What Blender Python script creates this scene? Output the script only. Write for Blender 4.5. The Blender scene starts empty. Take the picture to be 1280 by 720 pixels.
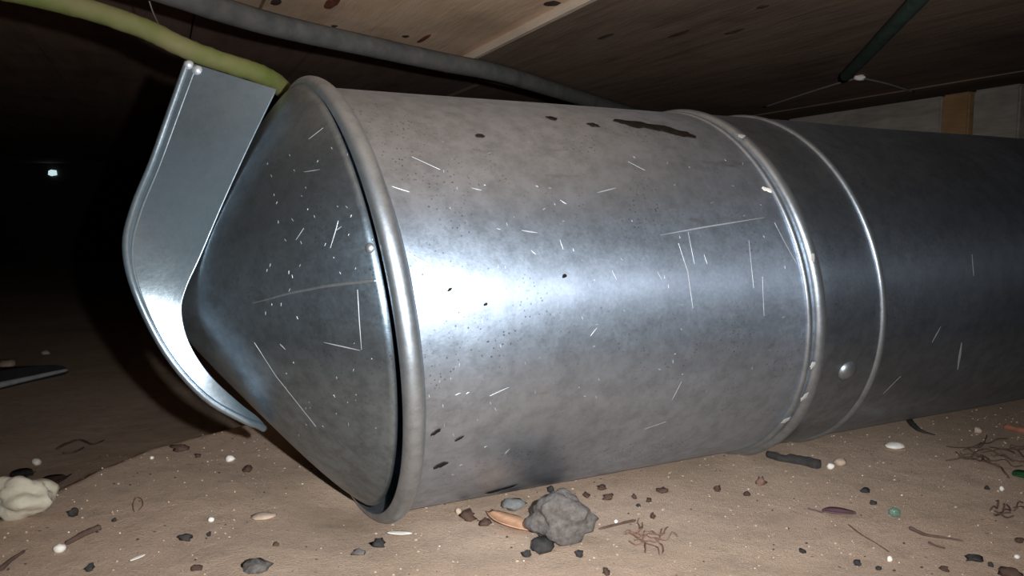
import bpy, bmesh, math, random
from mathutils import Vector, Matrix, noise
random.seed(7)

# ------------------------------------------------------------------ camera
F_PX, PITCH, H = 951.0, math.radians(5.55), 0.211
scn = bpy.context.scene
COL = scn.collection
cam = bpy.data.cameras.new('camera'); cam.sensor_width = 36.0; cam.lens = 36.0 * F_PX / 1280.0
cam.clip_start = 0.01
camo = bpy.data.objects.new('camera', cam); COL.objects.link(camo)
camo.location = (0, 0, H); camo.rotation_euler = (math.pi/2 - PITCH, 0, 0)
scn.camera = camo
FWD = Vector((0, math.cos(PITCH), -math.sin(PITCH))); DWN = Vector((0, -math.sin(PITCH), -math.cos(PITCH)))
EYE = Vector((0, 0, H))

# ------------------------------------------------------------------ light
wd = bpy.data.worlds.new('world'); scn.world = wd; wd.use_nodes = True
wd.node_tree.nodes['Background'].inputs[0].default_value = (0.5, 0.6, 0.8, 1)
wd.node_tree.nodes['Background'].inputs[1].default_value = 0.0
fl = bpy.data.lights.new('phone_torch', 'SPOT'); fl.energy = 23.0; fl.spot_size = math.radians(108); fl.spot_blend = 1.0; fl.shadow_soft_size = 0.0035
fl.color = (0.93, 0.97, 1.0)
flo = bpy.data.objects.new('phone_torch', fl); COL.objects.link(flo)
flo.location = EYE + Vector((0.034, 0.004, 0.014)); flo.rotation_euler = (math.pi/2 - PITCH - math.radians(1), 0, math.radians(3))
scn.view_settings.view_transform = 'Standard'; scn.view_settings.look = 'None'
scn.view_settings.exposure = 0.0; scn.view_settings.gamma = 1.0
scn.view_settings.use_curve_mapping = False

# ------------------------------------------------------------------ geometry of the view (used to measure real places)
def ray(px, py):
    return Vector((1, 0, 0))*((px-640)/F_PX) + DWN*((py-360)/F_PX) + FWD
def V(px, py, depth): return EYE + ray(px, py)*depth
def at_z(px, py, z):
    r = ray(px, py); return EYE + r*((z-H)/r.z)
def c2w(v): return Vector((1, 0, 0))*v[0] + DWN*v[1] + FWD*v[2]
# duct frame: x towards the viewer, y down, z along the duct (away to the right)
DC = EYE + c2w((-0.1214, 0.0108, 0.5489))
dz = c2w((0.89464328, -0.04318575, 0.44468909)); dx = c2w((0.44510435, 0, -0.89547871)); dy = c2w((0.03867192, 0.99906706, 0.01922217))
DM = Matrix(((dx.x, dy.x, dz.x, DC.x), (dx.y, dy.y, dz.y, DC.y), (dx.z, dy.z, dz.z, DC.z), (0, 0, 0, 1)))
DMI = DM.inverted()
def on_cyl(px, py, r):
    o = DMI @ EYE; d = DMI.to_3x3() @ ray(px, py)
    a = d.x**2+d.y**2; b = 2*(o.x*d.x+o.y*d.y); c = o.x**2+o.y**2-r*r
    D = b*b-4*a*c
    if D < 0: return None
    return o + d*((-b-math.sqrt(D))/(2*a))

# ------------------------------------------------------------------ helpers
def link(name, me, mat=None, parent=None):
    o = bpy.data.objects.new(name, me); COL.objects.link(o)
    if mat is not None: me.materials.append(mat)
    if parent is not None: o.parent = parent
    return o
def mesh(name, vs, fs, mat=None, parent=None, smooth=True):
    me = bpy.data.meshes.new(name); me.from_pydata([tuple(v) for v in vs], [], fs); me.update()
    if smooth:
        for p in me.polygons: p.use_smooth = True
    return link(name, me, mat, parent)
def tag(o, label=None, cat=None, group=None, kind=None):
    if label: o['label'] = label
    if cat: o['category'] = cat
    if group: o['group'] = group
    if kind: o['kind'] = kind
    return o
def empty(name, loc):
    o = bpy.data.objects.new(name, None); COL.objects.link(o); o.location = loc; o.empty_display_size = 0.02
    return o
def smooth01(t):
    t = max(0, min(1, t)); return t*t*(3-2*t)
def catmull(pts, n=8):
    P = [Vector(p) for p in pts]; out = []
    for i in range(len(P)-1):
        a = P[max(i-1, 0)]; b = P[i]; c = P[i+1]; d = P[min(i+2, len(P)-1)]
        for k in range(n):
            t = k/n
            out.append(0.5*((2*b)+(c-a)*t+(2*a-5*b+4*c-d)*t*t+(3*b-a-3*c+d)*t**3))
    out.append(P[-1]); return out
def tube_geo(path, rad, seg=8, rough=0.0, seed=0, flat=1.0):
    vs, fs = [], []; n = len(path); prev = None
    for i, p in enumerate(path):
        t = (path[min(i+1, n-1)]-path[max(i-1, 0)]).normalized()
        if prev is None:
            a = t.orthogonal().normalized()
        else:
            a = (prev - t*prev.dot(t)).normalized()
        prev = a; b = t.cross(a)
        r = rad(i/(n-1)) if callable(rad) else rad
        for k in range(seg):
            an = 2*math.pi*k/seg
            q = a*math.cos(an)+b*math.sin(an)*flat
            rr = r*(1+rough*noise.noise((p+q*r)*220+Vector((seed, 0, 0))))
            vs.append(p+q*rr)
    for i in range(n-1):
        for k in range(seg):
            fs.append((i*seg+k, i*seg+(k+1) % seg, (i+1)*seg+(k+1) % seg, (i+1)*seg+k))
    fs.append(tuple(reversed(range(seg)))); fs.append(tuple(range((n-1)*seg, n*seg)))
    return vs, fs
def tube(name, path, rad, mat, parent=None, seg=8, rough=0.0, seed=0, flat=1.0):
    vs, fs = tube_geo(path, rad, seg, rough, seed, flat)
    base = Vector(path[0]) if parent is None else None
    if base is not None: vs = [v-base for v in vs]
    o = mesh(name, vs, fs, mat, parent)
    if base is not None: o.location = base
    return o

# ------------------------------------------------------------------ materials
def newmat(name):
    m = bpy.data.materials.new(name); m.use_nodes = True
    nt = m.node_tree; b = nt.nodes['Principled BSDF']
    return m, nt, b
def N(nt, t, **kw):
    n = nt.nodes.new(t)
    for k, v in kw.items():
        if k in n.inputs.keys() and not hasattr(n, k): n.inputs[k].default_value = v
        else: setattr(n, k, v)
    return n
def ramp(nt, src, stops):
    r = nt.nodes.new('ShaderNodeValToRGB'); e = r.color_ramp.elements
    while len(e) < len(stops): e.new(0.5)
    for i, (p, c) in enumerate(stops):
        e[i].position = p; e[i].color = (*c, 1) if len(c) == 3 else c
    nt.links.new(src, r.inputs[0]); return r
def nz(nt, vec, scale, detail=4, rough=0.55, dist=0.0):
    n = nt.nodes.new('ShaderNodeTexNoise'); n.inputs['Scale'].default_value = scale
    n.inputs['Detail'].default_value = detail; n.inputs['Roughness'].default_value = rough
    n.inputs['Distortion'].default_value = dist
    if vec is not None: nt.links.new(vec, n.inputs['Vector'])
    return n
def mathn(nt, op, a, b=None, clamp=False):
    n = nt.nodes.new('ShaderNodeMath'); n.operation = op; n.use_clamp = clamp
    for i, x in enumerate((a, b)):
        if x is None: continue
        if isinstance(x, (int, float)): n.inputs[i].default_value = x
        else: nt.links.new(x, n.inputs[i])
    return n.outputs[0]
def mixc(nt, fac, a, b, blend='MIX'):
    n = nt.nodes.new('ShaderNodeMix'); n.data_type = 'RGBA'; n.blend_type = blend
    for i, x in ((0, fac), (6, a), (7, b)):
        if isinstance(x, (int, float)): n.inputs[i].default_value = x
        elif isinstance(x, tuple): n.inputs[i].default_value = (*x, 1)
        else: nt.links.new(x, n.inputs[i])
    return n.outputs[2]
def bump(nt, b, h, strength, dist):
    n = nt.nodes.new('ShaderNodeBump'); n.inputs['Strength'].default_value = strength; n.inputs['Distance'].default_value = dist
    nt.links.new(h, n.inputs['Height']); nt.links.new(n.outputs[0], b.inputs['Normal'])
def coords(nt, scale=(1, 1, 1), out='Object'):
    t = nt.nodes.new('ShaderNodeTexCoord'); m = nt.nodes.new('ShaderNodeMapping'); m.inputs['Scale'].default_value = scale
    nt.links.new(t.outputs[out], m.inputs[0]); return m.outputs[0]

def metal_mat(name, col=(0.50, 0.585, 0.70), rough=0.47, dirt=0.05, speck=True, aniso=0.42, smudge=None, dust=(0.36, 0.37, 0.37), mott=0.3, streak=0.0):
    m, nt, b = newmat(name); c = coords(nt); L = nt.links.new
    b.inputs['Metallic'].default_value = 1.0
    big = nz(nt, c, 9, 5, 0.6)
    fine = nz(nt, c, 420, 3, 0.6)
    mid = nz(nt, coords(nt, (1, 1, 0.35)), 60, 6, 0.65)
    base = mixc(nt, ramp(nt, big.outputs[0], [(0.3, (0, 0, 0)), (0.72, (1, 1, 1))]).outputs[0],
                tuple(x*0.80 for x in col), col)
    base = mixc(nt, ramp(nt, mid.outputs[0], [(0.62, (0, 0, 0)), (0.80, (1, 1, 1))]).outputs[0], base, tuple(x*0.5 for x in (0.5, 0.46, 0.4)))
    dustf = mathn(nt, 'MULTIPLY', ramp(nt, big.outputs[0], [(0.35, (1, 1, 1)), (0.8, (0.3, 0.3, 0.3))]).outputs[0], dirt)
    mo = nz(nt, c, 75, 8, 0.72)
    base = mixc(nt, ramp(nt, mo.outputs[0], [(0.36, (mott*1.6,)*3), (0.58, (0, 0, 0))]).outputs[0], base, tuple(x*0.35 for x in col))
    if speck:
        vo = N(nt, 'ShaderNodeTexVoronoi'); vo.inputs['Scale'].default_value = 330; L(c, vo.inputs['Vector'])
        pit = ramp(nt, vo.outputs['Distance'], [(0.14, (1, 1, 1)), (0.24, (0, 0, 0))])
        gate = ramp(nt, nz(nt, c, 22, 4, 0.7).outputs[0], [(0.50, (0, 0, 0)), (0.64, (1, 1, 1))])
        pf = mathn(nt, 'MULTIPLY', pit.outputs[0], gate.outputs[0])
        base = mixc(nt, mathn(nt, 'MULTIPLY', pf, 0.75), base, (0.03, 0.028, 0.025))
    if smudge:
        (sx, sy, sz), rad, sc = smudge
        t = nt.nodes.new('ShaderNodeTexCoord'); mp = nt.nodes.new('ShaderNodeMapping'); mp.vector_type = 'POINT'
        mp.inputs['Location'].default_value = (-sx/rad, -sy/rad, -sz*sc/rad); mp.inputs['Scale'].default_value = (1/rad, 1/rad, sc/rad)
        L(t.outputs['Object'], mp.inputs[0])
        vl = nt.nodes.new('ShaderNodeVectorMath'); vl.operation = 'LENGTH'; L(mp.outputs[0], vl.inputs[0])
        sm = ramp(nt, mathn(nt, 'ADD', vl.outputs['Value'], mathn(nt, 'MULTIPLY', mid.outputs[0], 0.5)), [(0.35, (1, 1, 1)), (1.25, (0, 0, 0))])
        base = mixc(nt, mathn(nt, 'MULTIPLY', sm.outputs[0], 0.72), base, (0.10, 0.12, 0.15))
    L(base, b.inputs['Base Color'])
    rr = mathn(nt, 'ADD', mathn(nt, 'MULTIPLY', big.outputs[0], 0.16), mathn(nt, 'ADD', mathn(nt, 'MULTIPLY', fine.outputs[0], 0.12), rough-0.14))
    L(rr, b.inputs['Roughness'])
    b.inputs['Anisotropic'].default_value = aniso; b.inputs['Anisotropic Rotation'].default_value = 0.25
    tg = nt.nodes.new('ShaderNodeTangent'); tg.direction_type = 'RADIAL'; tg.axis = 'Z'; L(tg.outputs[0], b.inputs['Tangent'])
    bump(nt, b, mathn(nt, 'ADD', mathn(nt, 'MULTIPLY', fine.outputs[0], 0.6), mathn(nt, 'MULTIPLY', mo.outputs[0], 1.2)), 0.14, 0.0007)
    # thin film of dust over the zinc
    df = nt.nodes.new('ShaderNodeBsdfDiffuse'); df.inputs[0].default_value = (*dust, 1)
    mx = nt.nodes.new('ShaderNodeMixShader'); 
    src = b.outputs[0]
    if streak:      # drawn sheet: fine lines round the pipe spread the shine along its length
        ga = nt.nodes.new('ShaderNodeBsdfAnisotropic'); ga.inputs['Color'].default_value = (col[0]*1.25, col[1]*1.2, col[2]*1.25, 1)
        ga.inputs['Roughness'].default_value = 0.44; ga.inputs['Anisotropy'].default_value = 0.58; ga.inputs['Rotation'].default_value = 0.0
        L(tg.outputs[0], ga.inputs['Tangent'])
        m2 = nt.nodes.new('ShaderNodeMixShader'); m2.inputs[0].default_value = streak; L(src, m2.inputs[1]); L(ga.outputs[0], m2.inputs[2]); src = m2.outputs[0]
    L(dustf, mx.inputs[0]); L(src, mx.inputs[1]); L(df.outputs[0], mx.inputs[2])
    L(mx.outputs[0], nt.nodes['Material Output'].inputs[0])
    return m

def plain(name, col, rough=0.8, var=0.25, scale=60, bumpd=0.001, spec=0.3, metallic=0.0, col2=None):
    m, nt, b = newmat(name); c = coords(nt)
    n = nz(nt, c, scale, 5, 0.65)
    lo = col2 if col2 else tuple(x*(1-var) for x in col); hi = tuple(min(1, x*(1+var)) for x in col)
    r = ramp(nt, n.outputs[0], [(0.3, lo), (0.7, hi)])
    nt.links.new(r.outputs[0], b.inputs['Base Color'])
    b.inputs['Roughness'].default_value = rough; b.inputs['Specular IOR Level'].default_value = spec; b.inputs['Metallic'].default_value = metallic
    bump(nt, b, n.outputs[0], 0.5, bumpd)
    return m

def wood_mat(name, c1, c2, c3, ang, scale=1.0):
    # grain follows the boards' direction
    m, nt, b = newmat(name)
    t = nt.nodes.new('ShaderNodeTexCoord'); r = nt.nodes.new('ShaderNodeMapping'); r.inputs['Rotation'].default_value = (0, 0, -ang)
    nt.links.new(t.outputs['Object'], r.inputs[0])
    s = nt.nodes.new('ShaderNodeMapping'); s.inputs['Scale'].default_value = (1.2*scale, 9*scale, 9*scale); nt.links.new(r.outputs[0], s.inputs[0])
    g = nz(nt, s.outputs[0], 4, 8, 0.62, 0.8); w = nz(nt, s.outputs[0], 26, 4, 0.6, 0.2); st = nz(nt, t.outputs['Object'], 5, 4, 0.6)
    base = ramp(nt, g.outputs[0], [(0.25, c1), (0.5, c2), (0.75, c3)])
    col = mixc(nt, mathn(nt, 'MULTIPLY', w.outputs[0], 0.2), base.outputs[0], tuple(x*0.55 for x in c1))
    col = mixc(nt, ramp(nt, st.outputs[0], [(0.5, (0, 0, 0)), (0.78, (0.6, 0.6, 0.6))]).outputs[0], col, tuple(x*0.35 for x in c1))
    nt.links.new(col, b.inputs['Base Color']); b.inputs['Roughness'].default_value = 0.85; b.inputs['Specular IOR Level'].default_value = 0.15
    bump(nt, b, mathn(nt, 'ADD', g.outputs[0], w.outputs[0]), 0.4, 0.002)
    return m

def sand_mat():
    m, nt, b = newmat('sand'); L = nt.links.new; c = coords(nt)
    big = nz(nt, c, 5, 5, 0.6); mid = nz(nt, c, 42, 6, 0.7); fine = nz(nt, c, 900, 3, 0.7)
    col = ramp(nt, big.outputs[0], [(0.28, (0.40, 0.285, 0.205)), (0.5, (0.50, 0.36, 0.262)), (0.72, (0.55, 0.39, 0.29))]).outputs[0]
    col = mixc(nt, ramp(nt, mid.outputs[0], [(0.48, (0, 0, 0)), (0.75, (0.55, 0.55, 0.55))]).outputs[0], col, (0.29, 0.22, 0.17))
    col = mixc(nt, ramp(nt, fine.outputs[0], [(0.3, (0.55, 0.55, 0.55)), (0.5, (0, 0, 0))]).outputs[0], col, (0.24, 0.185, 0.14))
    col = mixc(nt, ramp(nt, fine.outputs[0], [(0.58, (0, 0, 0)), (0.75, (0.5, 0.5, 0.5))]).outputs[0], col, (0.58, 0.47, 0.38))
    vo = N(nt, 'ShaderNodeTexVoronoi'); vo.inputs['Scale'].default_value = 130; L(c, vo.inputs['Vector'])
    dk = ramp(nt, vo.outputs['Distance'], [(0.10, (1, 1, 1)), (0.17, (0, 0, 0))])
    gate = ramp(nt, nz(nt, c, 30, 3, 0.7).outputs[0], [(0.55, (0, 0, 0)), (0.62, (1, 1, 1))])
    col = mixc(nt, mathn(nt, 'MULTIPLY', dk.outputs[0], mathn(nt, 'MULTIPLY', gate.outputs[0], 0.7)), col, (0.06, 0.04, 0.03))
    L(col, b.inputs['Base Color']); b.inputs['Roughness'].default_value = 0.95; b.inputs['Specular IOR Level'].default_value = 0.1
    bump(nt, b, mathn(nt, 'ADD', mathn(nt, 'MULTIPLY', mid.outputs[0], 2.0), fine.outputs[0]), 0.6, 0.0022)
    return m

BA = math.atan2(0.908, -0.418)          # direction in which the floorboards overhead run
M = {}
M['zinc'] = metal_mat('galvanised_sheet', streak=0.08, smudge=((0.062, 0.137, 0.108), 0.042, 0.62))
M['zinc_cone'] = metal_mat('galvanised_cone', col=(0.31, 0.40, 0.48), rough=0.36, dirt=0.06, aniso=0.3, mott=0.45)
M['zinc_rear'] = metal_mat('galvanised_rear', col=(0.32, 0.37, 0.43), rough=0.41, dirt=0.02, streak=0.06)
M['zinc_strap'] = metal_mat('galvanised_strap', col=(0.50, 0.57, 0.62), rough=0.36, dirt=0.45, speck=False, aniso=0.0, dust=(0.115, 0.155, 0.18))
M['zinc_bead'] = metal_mat('galvanised_bead', col=(0.42, 0.46, 0.50), rough=0.42, dirt=0.15, speck=False, aniso=0.0)
M['bright'] = plain('scraped_zinc', (0.48, 0.50, 0.52), 0.5, 0.1, 200, 0.0002, 0.5, 0.6)
M['soot'] = plain('soot_crust', (0.016, 0.012, 0.009), 1.0, 0.4, 200, 0.001, 0.02)
M['sand'] = sand_mat()
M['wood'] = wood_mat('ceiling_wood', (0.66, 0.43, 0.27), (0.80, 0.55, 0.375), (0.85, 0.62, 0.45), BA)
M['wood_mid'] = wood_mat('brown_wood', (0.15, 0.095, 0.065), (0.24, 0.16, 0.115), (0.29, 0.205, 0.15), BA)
M['wood_shaded'] = wood_mat('shaded_wood', (0.28, 0.18, 0.13), (0.38, 0.255, 0.20), (0.45, 0.32, 0.25), BA)  # shade of the higher recess partly put into these boards' darker colour
M['timber'] = wood_mat('pale_timber', (0.20, 0.17, 0.135), (0.30, 0.26, 0.22), (0.38, 0.335, 0.29), BA, 2.0)
M['timber_orange'] = wood_mat('resin_timber', (0.24, 0.13, 0.055), (0.33, 0.19, 0.09), (0.37, 0.24, 0.13), BA, 2.0)
M['lit_board_edge'] = wood_mat('lit_board_edge', (0.55, 0.42, 0.30), (0.68, 0.54, 0.41), (0.75, 0.62, 0.48), BA)  # lit look of the board edge put into a paler wood colour
M['knot'] = plain('knot', (0.055, 0.03, 0.02), 0.9, 0.5, 120)
M['knot_red'] = plain('red_knot', (0.20, 0.06, 0.03), 0.8, 0.5, 120)
M['olive'] = plain('mossy_hose', (0.125, 0.11, 0.05), 0.8, 0.25, 28, 0.0008, 0.2, 0, (0.085, 0.105, 0.022))
M['conduit'] = plain('dusty_conduit', (0.115, 0.105, 0.095), 0.85, 0.3, 40, 0.0005, 0.1, 0, (0.075, 0.078, 0.075))
M['green_cable'] = plain('green_cable', (0.055, 0.08, 0.06), 0.7, 0.3, 60)
M['web'] = plain('web', (0.22, 0.20, 0.19), 0.9, 0.2, 300)
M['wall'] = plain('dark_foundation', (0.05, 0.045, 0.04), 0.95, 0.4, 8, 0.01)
M['white_rock'] = plain('pale_rock', (0.46, 0.405, 0.31), 0.85, 0.22, 40, 0.003)
M['pebble'] = plain('white_pebble', (0.78, 0.72, 0.64), 0.6, 0.12, 120)
M['mortar'] = plain('mortar', (0.42, 0.40, 0.37), 0.9, 0.2, 120)
M['tan_pebble'] = plain('tan_pebble', (0.45, 0.335, 0.25), 0.8, 0.2, 120)
M['clod'] = plain('charcoal_clod', (0.115, 0.10, 0.09), 0.95, 0.45, 260, 0.003)
M['black'] = plain('black_bit', (0.035, 0.032, 0.03), 0.85, 0.4, 160)
M['brown'] = plain('brown_bit', (0.075, 0.042, 0.03), 0.85, 0.4, 160)
M['grey_stone'] = plain('grey_stone', (0.17, 0.165, 0.16), 0.7, 0.35, 120)
M['leaf_tan'] = plain('dry_leaf_tan', (0.52, 0.29, 0.17), 0.7, 0.25, 90)
M['leaf_purple'] = plain('dry_leaf_purple', (0.12, 0.065, 0.075), 0.6, 0.25, 120)
M['leaf_green'] = plain('green_leaf', (0.02, 0.09, 0.03), 0.6, 0.3, 90)
M['twig'] = plain('twig', (0.10, 0.06, 0.045), 0.9, 0.35, 160)
M['root'] = plain('root', (0.20, 0.11, 0.08), 0.9, 0.35, 160)
M['red_stick'] = plain('red_stick', (0.26, 0.10, 0.06), 0.8, 0.35, 160)
M['plastic'] = plain('black_plastic', (0.03, 0.03, 0.03), 0.35, 0.2, 40, 0.0005, 0.5)
M['plastic_edge'] = plain('worn_edge', (0.42, 0.42, 0.42), 0.5, 0.2, 60)
gm, gnt, gb = newmat('green_glass'); gb.inputs['Base Color'].default_value = (0.30, 0.45, 0.36, 1); gb.inputs['Transmission Weight'].default_value = 0.7; gb.inputs['Roughness'].default_value = 0.08
M['glass'] = gm
em, ent, eb = newmat('daylight'); eb.inputs['Emission Color'].default_value = (0.6, 0.8, 0.85, 1); eb.inputs['Emission Strength'].default_value = 0.9
M['daylight'] = em

# ------------------------------------------------------------------ ground
RIDGE = [at_z(x, y, 0.0) for x, y in ((-260, 770), (-60, 690), (60, 628), (130, 590), (200, 560), (265, 541), (335, 522), (420, 500), (560, 480))]
def side(x, y):
    # signed distance to the ridge crest, positive beyond it
    best = 1e9; sg = 1
    for a, b in zip(RIDGE[:-1], RIDGE[1:]):
        ex, ey = b.x-a.x, b.y-a.y; L2 = ex*ex+ey*ey
        t = max(0, min(1, ((x-a.x)*ex+(y-a.y)*ey)/L2))
        qx, qy = x-a.x-ex*t, y-a.y-ey*t; d = math.hypot(qx, qy)
        if d < best: best = d; sg = 1 if ex*qy-ey*qx > 0 else -1
    return best*sg
AX0 = (DC.x, DC.y); AXD = (dz.x, dz.y); _n = math.hypot(*AXD); AXD = (AXD[0]/_n, AXD[1]/_n)
def ground(x, y):
    n1 = noise.noise(Vector((x*3.1, y*3.1, 1.7)))*0.008 + noise.noise(Vector((x*11, y*11, 4.2)))*0.0022 + noise.noise(Vector((x*40, y*40, 8.1)))*0.0007
    s = (x-AX0[0])*AXD[0]+(y-AX0[1])*AXD[1]; a = -(x-AX0[0])*AXD[1]+(y-AX0[1])*AXD[0]
    near = math.exp(-(a/0.10)**2)*smooth01((s+0.02)/0.03)
    z = n1*(1-near) + 0.001*near                                        # bedded flat under the pipe
    z -= 0.010*math.exp(-(a/0.05)**2)*math.exp(-(s/0.03)**2)             # dip pressed by the rim
    z -= 0.105*smooth01(side(x, y)/0.06)*smooth01((-s-0.005)/0.05 if s < 0.05 else 0) * 1.0
    z += 0.010*smooth01((0.46-y)/0.1)*smooth01((x+0.12)/0.1)*0.5          # low swell in the foreground
    return z
def axis_grid(lo, hi, fine_lo, fine_hi, fs, cs):
    out = []; v = lo
    while v < hi:
        out.append(v); v += fs if fine_lo <= v < fine_hi else cs
    out.append(hi); return out
gx = axis_grid(-3.2, 3.4, -0.75, 1.0, 0.0065, 0.12); gy = axis_grid(-0.9, 5.0, 0.36, 1.5, 0.0065, 0.12)
vs = [(x, y, ground(x, y)) for y in gy for x in gx]; nx = len(gx)
fs = [(j*nx+i, j*nx+i+1, (j+1)*nx+i+1, (j+1)*nx+i) for j in range(len(gy)-1) for i in range(nx-1)]
floor = mesh('floor', vs, fs, M['sand']); tag(floor, 'pale brown sandy dirt floor of the crawl space', 'floor', kind='structure')
def G(px, py, lift=0.0):
    r = ray(px, py); t = 0.30
    p = EYE + r*t
    while t < 5:
        p = EYE + r*t
        if p.z <= ground(p.x, p.y): break
        t += 0.002
    p.z = ground(p.x, p.y)+lift; return p
def px_size(p): return (p-EYE).dot(FWD)/F_PX        # metres per photograph pixel at that place

# ------------------------------------------------------------------ walls far off in the dark
def slab(name, lo, hi, mat, label, cat, kind=None):
    c = (Vector(lo)+Vector(hi))/2; h = (Vector(hi)-Vector(lo))/2
    vs = [(sx*h.x, sy*h.y, sz*h.z) for sx in (-1, 1) for sy in (-1, 1) for sz in (-1, 1)]
    fs = [(0, 1, 3, 2), (4, 6, 7, 5), (0, 4, 5, 1), (2, 3, 7, 6), (0, 2, 6, 4), (1, 5, 7, 3)]
    o = mesh(name, vs, fs, mat, None, False); o.location = c
    return tag(o, label, cat, kind=kind)
CZ = 0.228 + H; CZ2 = 0.335 + H
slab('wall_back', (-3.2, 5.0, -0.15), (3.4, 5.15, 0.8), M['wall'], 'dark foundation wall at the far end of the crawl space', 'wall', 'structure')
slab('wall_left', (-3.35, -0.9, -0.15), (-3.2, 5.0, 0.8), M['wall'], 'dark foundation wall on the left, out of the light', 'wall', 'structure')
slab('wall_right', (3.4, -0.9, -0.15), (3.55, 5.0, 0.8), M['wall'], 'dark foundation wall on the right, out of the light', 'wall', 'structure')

# ------------------------------------------------------------------ floorboards overhead
def clip(poly, fn):
    out = []
    for i in range(len(poly)):
        a, b = poly[i], poly[(i+1) % len(poly)]; fa, fb = fn(a), fn(b)
        if fa >= 0: out.append(a)
        if fa*fb < 0:
            t = fa/(fa-fb); out.append((a[0]+(b[0]-a[0])*t, a[1]+(b[1]-a[1])*t))
    return out
bd = Vector((math.cos(BA), math.sin(BA))); bn = Vector((bd.y, -bd.x))     # along the boards; across them, to the right
e0 = at_z(330, 30, CZ); e1 = at_z(770, 140, CZ)                            # edge where the lower boarding stops
ed = Vector((e1.x-e0.x, e1.y-e0.y)).normalized(); en = Vector((ed.y, -ed.x))
seam = at_z(648, 35, CZ); ofs0 = bn.dot(Vector((seam.x, seam.y)))
seam2 = at_z(480, 97, CZ2); ofs2 = bn.dot(Vector((seam2.x, seam2.y)))
ceil = empty('ceiling', (0, 1.5, CZ2+0.06)); tag(ceil, 'underside of wooden floorboards above the metal duct', 'ceiling', kind='structure')
def board(o0, o1, z, th, fnlist, mat, name='plank'):
    a = bd*6; poly = []
    for o, s in ((o0, -1), (o1, -1), (o1, 1), (o0, 1)):
        q = bn*o + a*s; poly.append((q.x, q.y))
    for fn in fnlist:
        if poly: poly = clip(poly, fn)
    if len(poly) < 3: return None
    n = len(poly)
    bot = [(x, y, z) for x, y in poly]; top = [(x, y, z+th) for x, y in poly]
    base = Vector((0, 1.5, CZ2+0.06))
    vs = [Vector(v)-base for v in bot+top]
    fs = [tuple(reversed(range(n))), tuple(range(n, 2*n))]+[(i, (i+1) % n, n+(i+1) % n, n+i) for i in range(n)]
    return mesh(name, vs, fs, mat, ceil, False)
box = [lambda p: p[0]+3.2, lambda p: 3.4-p[0], lambda p: p[1]+0.9, lambda p: 5.0-p[1]]
near_e = lambda p: en.dot(Vector((p[0]-e0.x, p[1]-e0.y)))
near_e3 = lambda p: near_e(p)-0.03
edges = [ofs0+k for k in (-3.4, -2.9, -2.45, -1.95, -1.5, -1.05, -0.62, -0.30, 0.0, 0.46, 0.80, 1.2, 1.7, 2.2, 2.7, 3.2, 3.7)]
for i in range(len(edges)-1):
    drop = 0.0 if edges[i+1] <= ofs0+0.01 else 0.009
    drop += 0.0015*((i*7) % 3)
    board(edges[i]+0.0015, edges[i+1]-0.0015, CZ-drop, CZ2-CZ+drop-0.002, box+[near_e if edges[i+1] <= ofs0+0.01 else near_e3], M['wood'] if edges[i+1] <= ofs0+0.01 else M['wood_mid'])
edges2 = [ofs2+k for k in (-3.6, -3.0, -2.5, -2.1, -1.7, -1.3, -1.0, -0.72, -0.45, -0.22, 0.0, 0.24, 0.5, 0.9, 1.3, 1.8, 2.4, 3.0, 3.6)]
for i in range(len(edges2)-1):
    board(edges2[i]+0.002, edges2[i+1]-0.002, CZ2-(0.006 if i % 2 else 0.0), 0.03, box, M['wood_shaded'])
board(ofs0-0.0045, ofs0+0.0015, CZ-0.012, 0.02, box+[lambda p: near_e(p)-0.02], M['lit_board_edge'], 'lit_edge_strip')  # added strip standing in for the lit edge of the lower board
def knot(px, py, w, h, mat, z):
    c = at_z(px, py, z); s = px_size(c)
    base = Vector((0, 1.5, CZ2+0.06)); vs = []; n = 14
    for k in range(n):
        an = 2*math.pi*k/n; j = 1+0.25*noise.noise(Vector((px+k*0.7, py, 0)))
        e = bd*(math.cos(an)*w*j)+bn*(math.sin(an)*h*j)
        vs.append(c-base+Vector((e.x, e.y, 0.0)))
    vs.append(c-base+Vector((0, 0, -0.0025)))
    fs = [(k, n, (k+1) % n) for k in range(n)]
    return mesh('knot', vs, fs, mat, ceil)
def zat(px, py):   # underside of the lower boarding at that place
    p = at_z(px, py, CZ); o = bn.dot(Vector((p.x, p.y)))
    for i in range(len(edges)-1):
        if edges[i] <= o < edges[i+1]:
            return CZ-(0.0 if edges[i+1] <= ofs0+0.01 else 0.009)-0.0015*((i*7) % 3)+0.0005
    return CZ
for px, py, w, h, m in ((415, 3, 0.034, 0.009, 'knot_red'), (757, 45, 0.022, 0.006, 'knot'), (848, 42, 0.026, 0.006, 'knot'), (918, 39, 0.022, 0.006, 'knot'),
                        (507, 45, 0.008, 0.006, 'knot'), (530, 48, 0.034, 0.005, 'knot_red'), (690, 4, 0.014, 0.011, 'knot'), (793, 74, 0.009, 0.007, 'knot_red'),
                        (418, 32, 0.007, 0.005, 'knot'), (953, 8, 0.010, 0.006, 'knot'), (345, 2, 0.018, 0.007, 'knot')):
    knot(px, py, w, h, M[m], zat(px, py))

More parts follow.
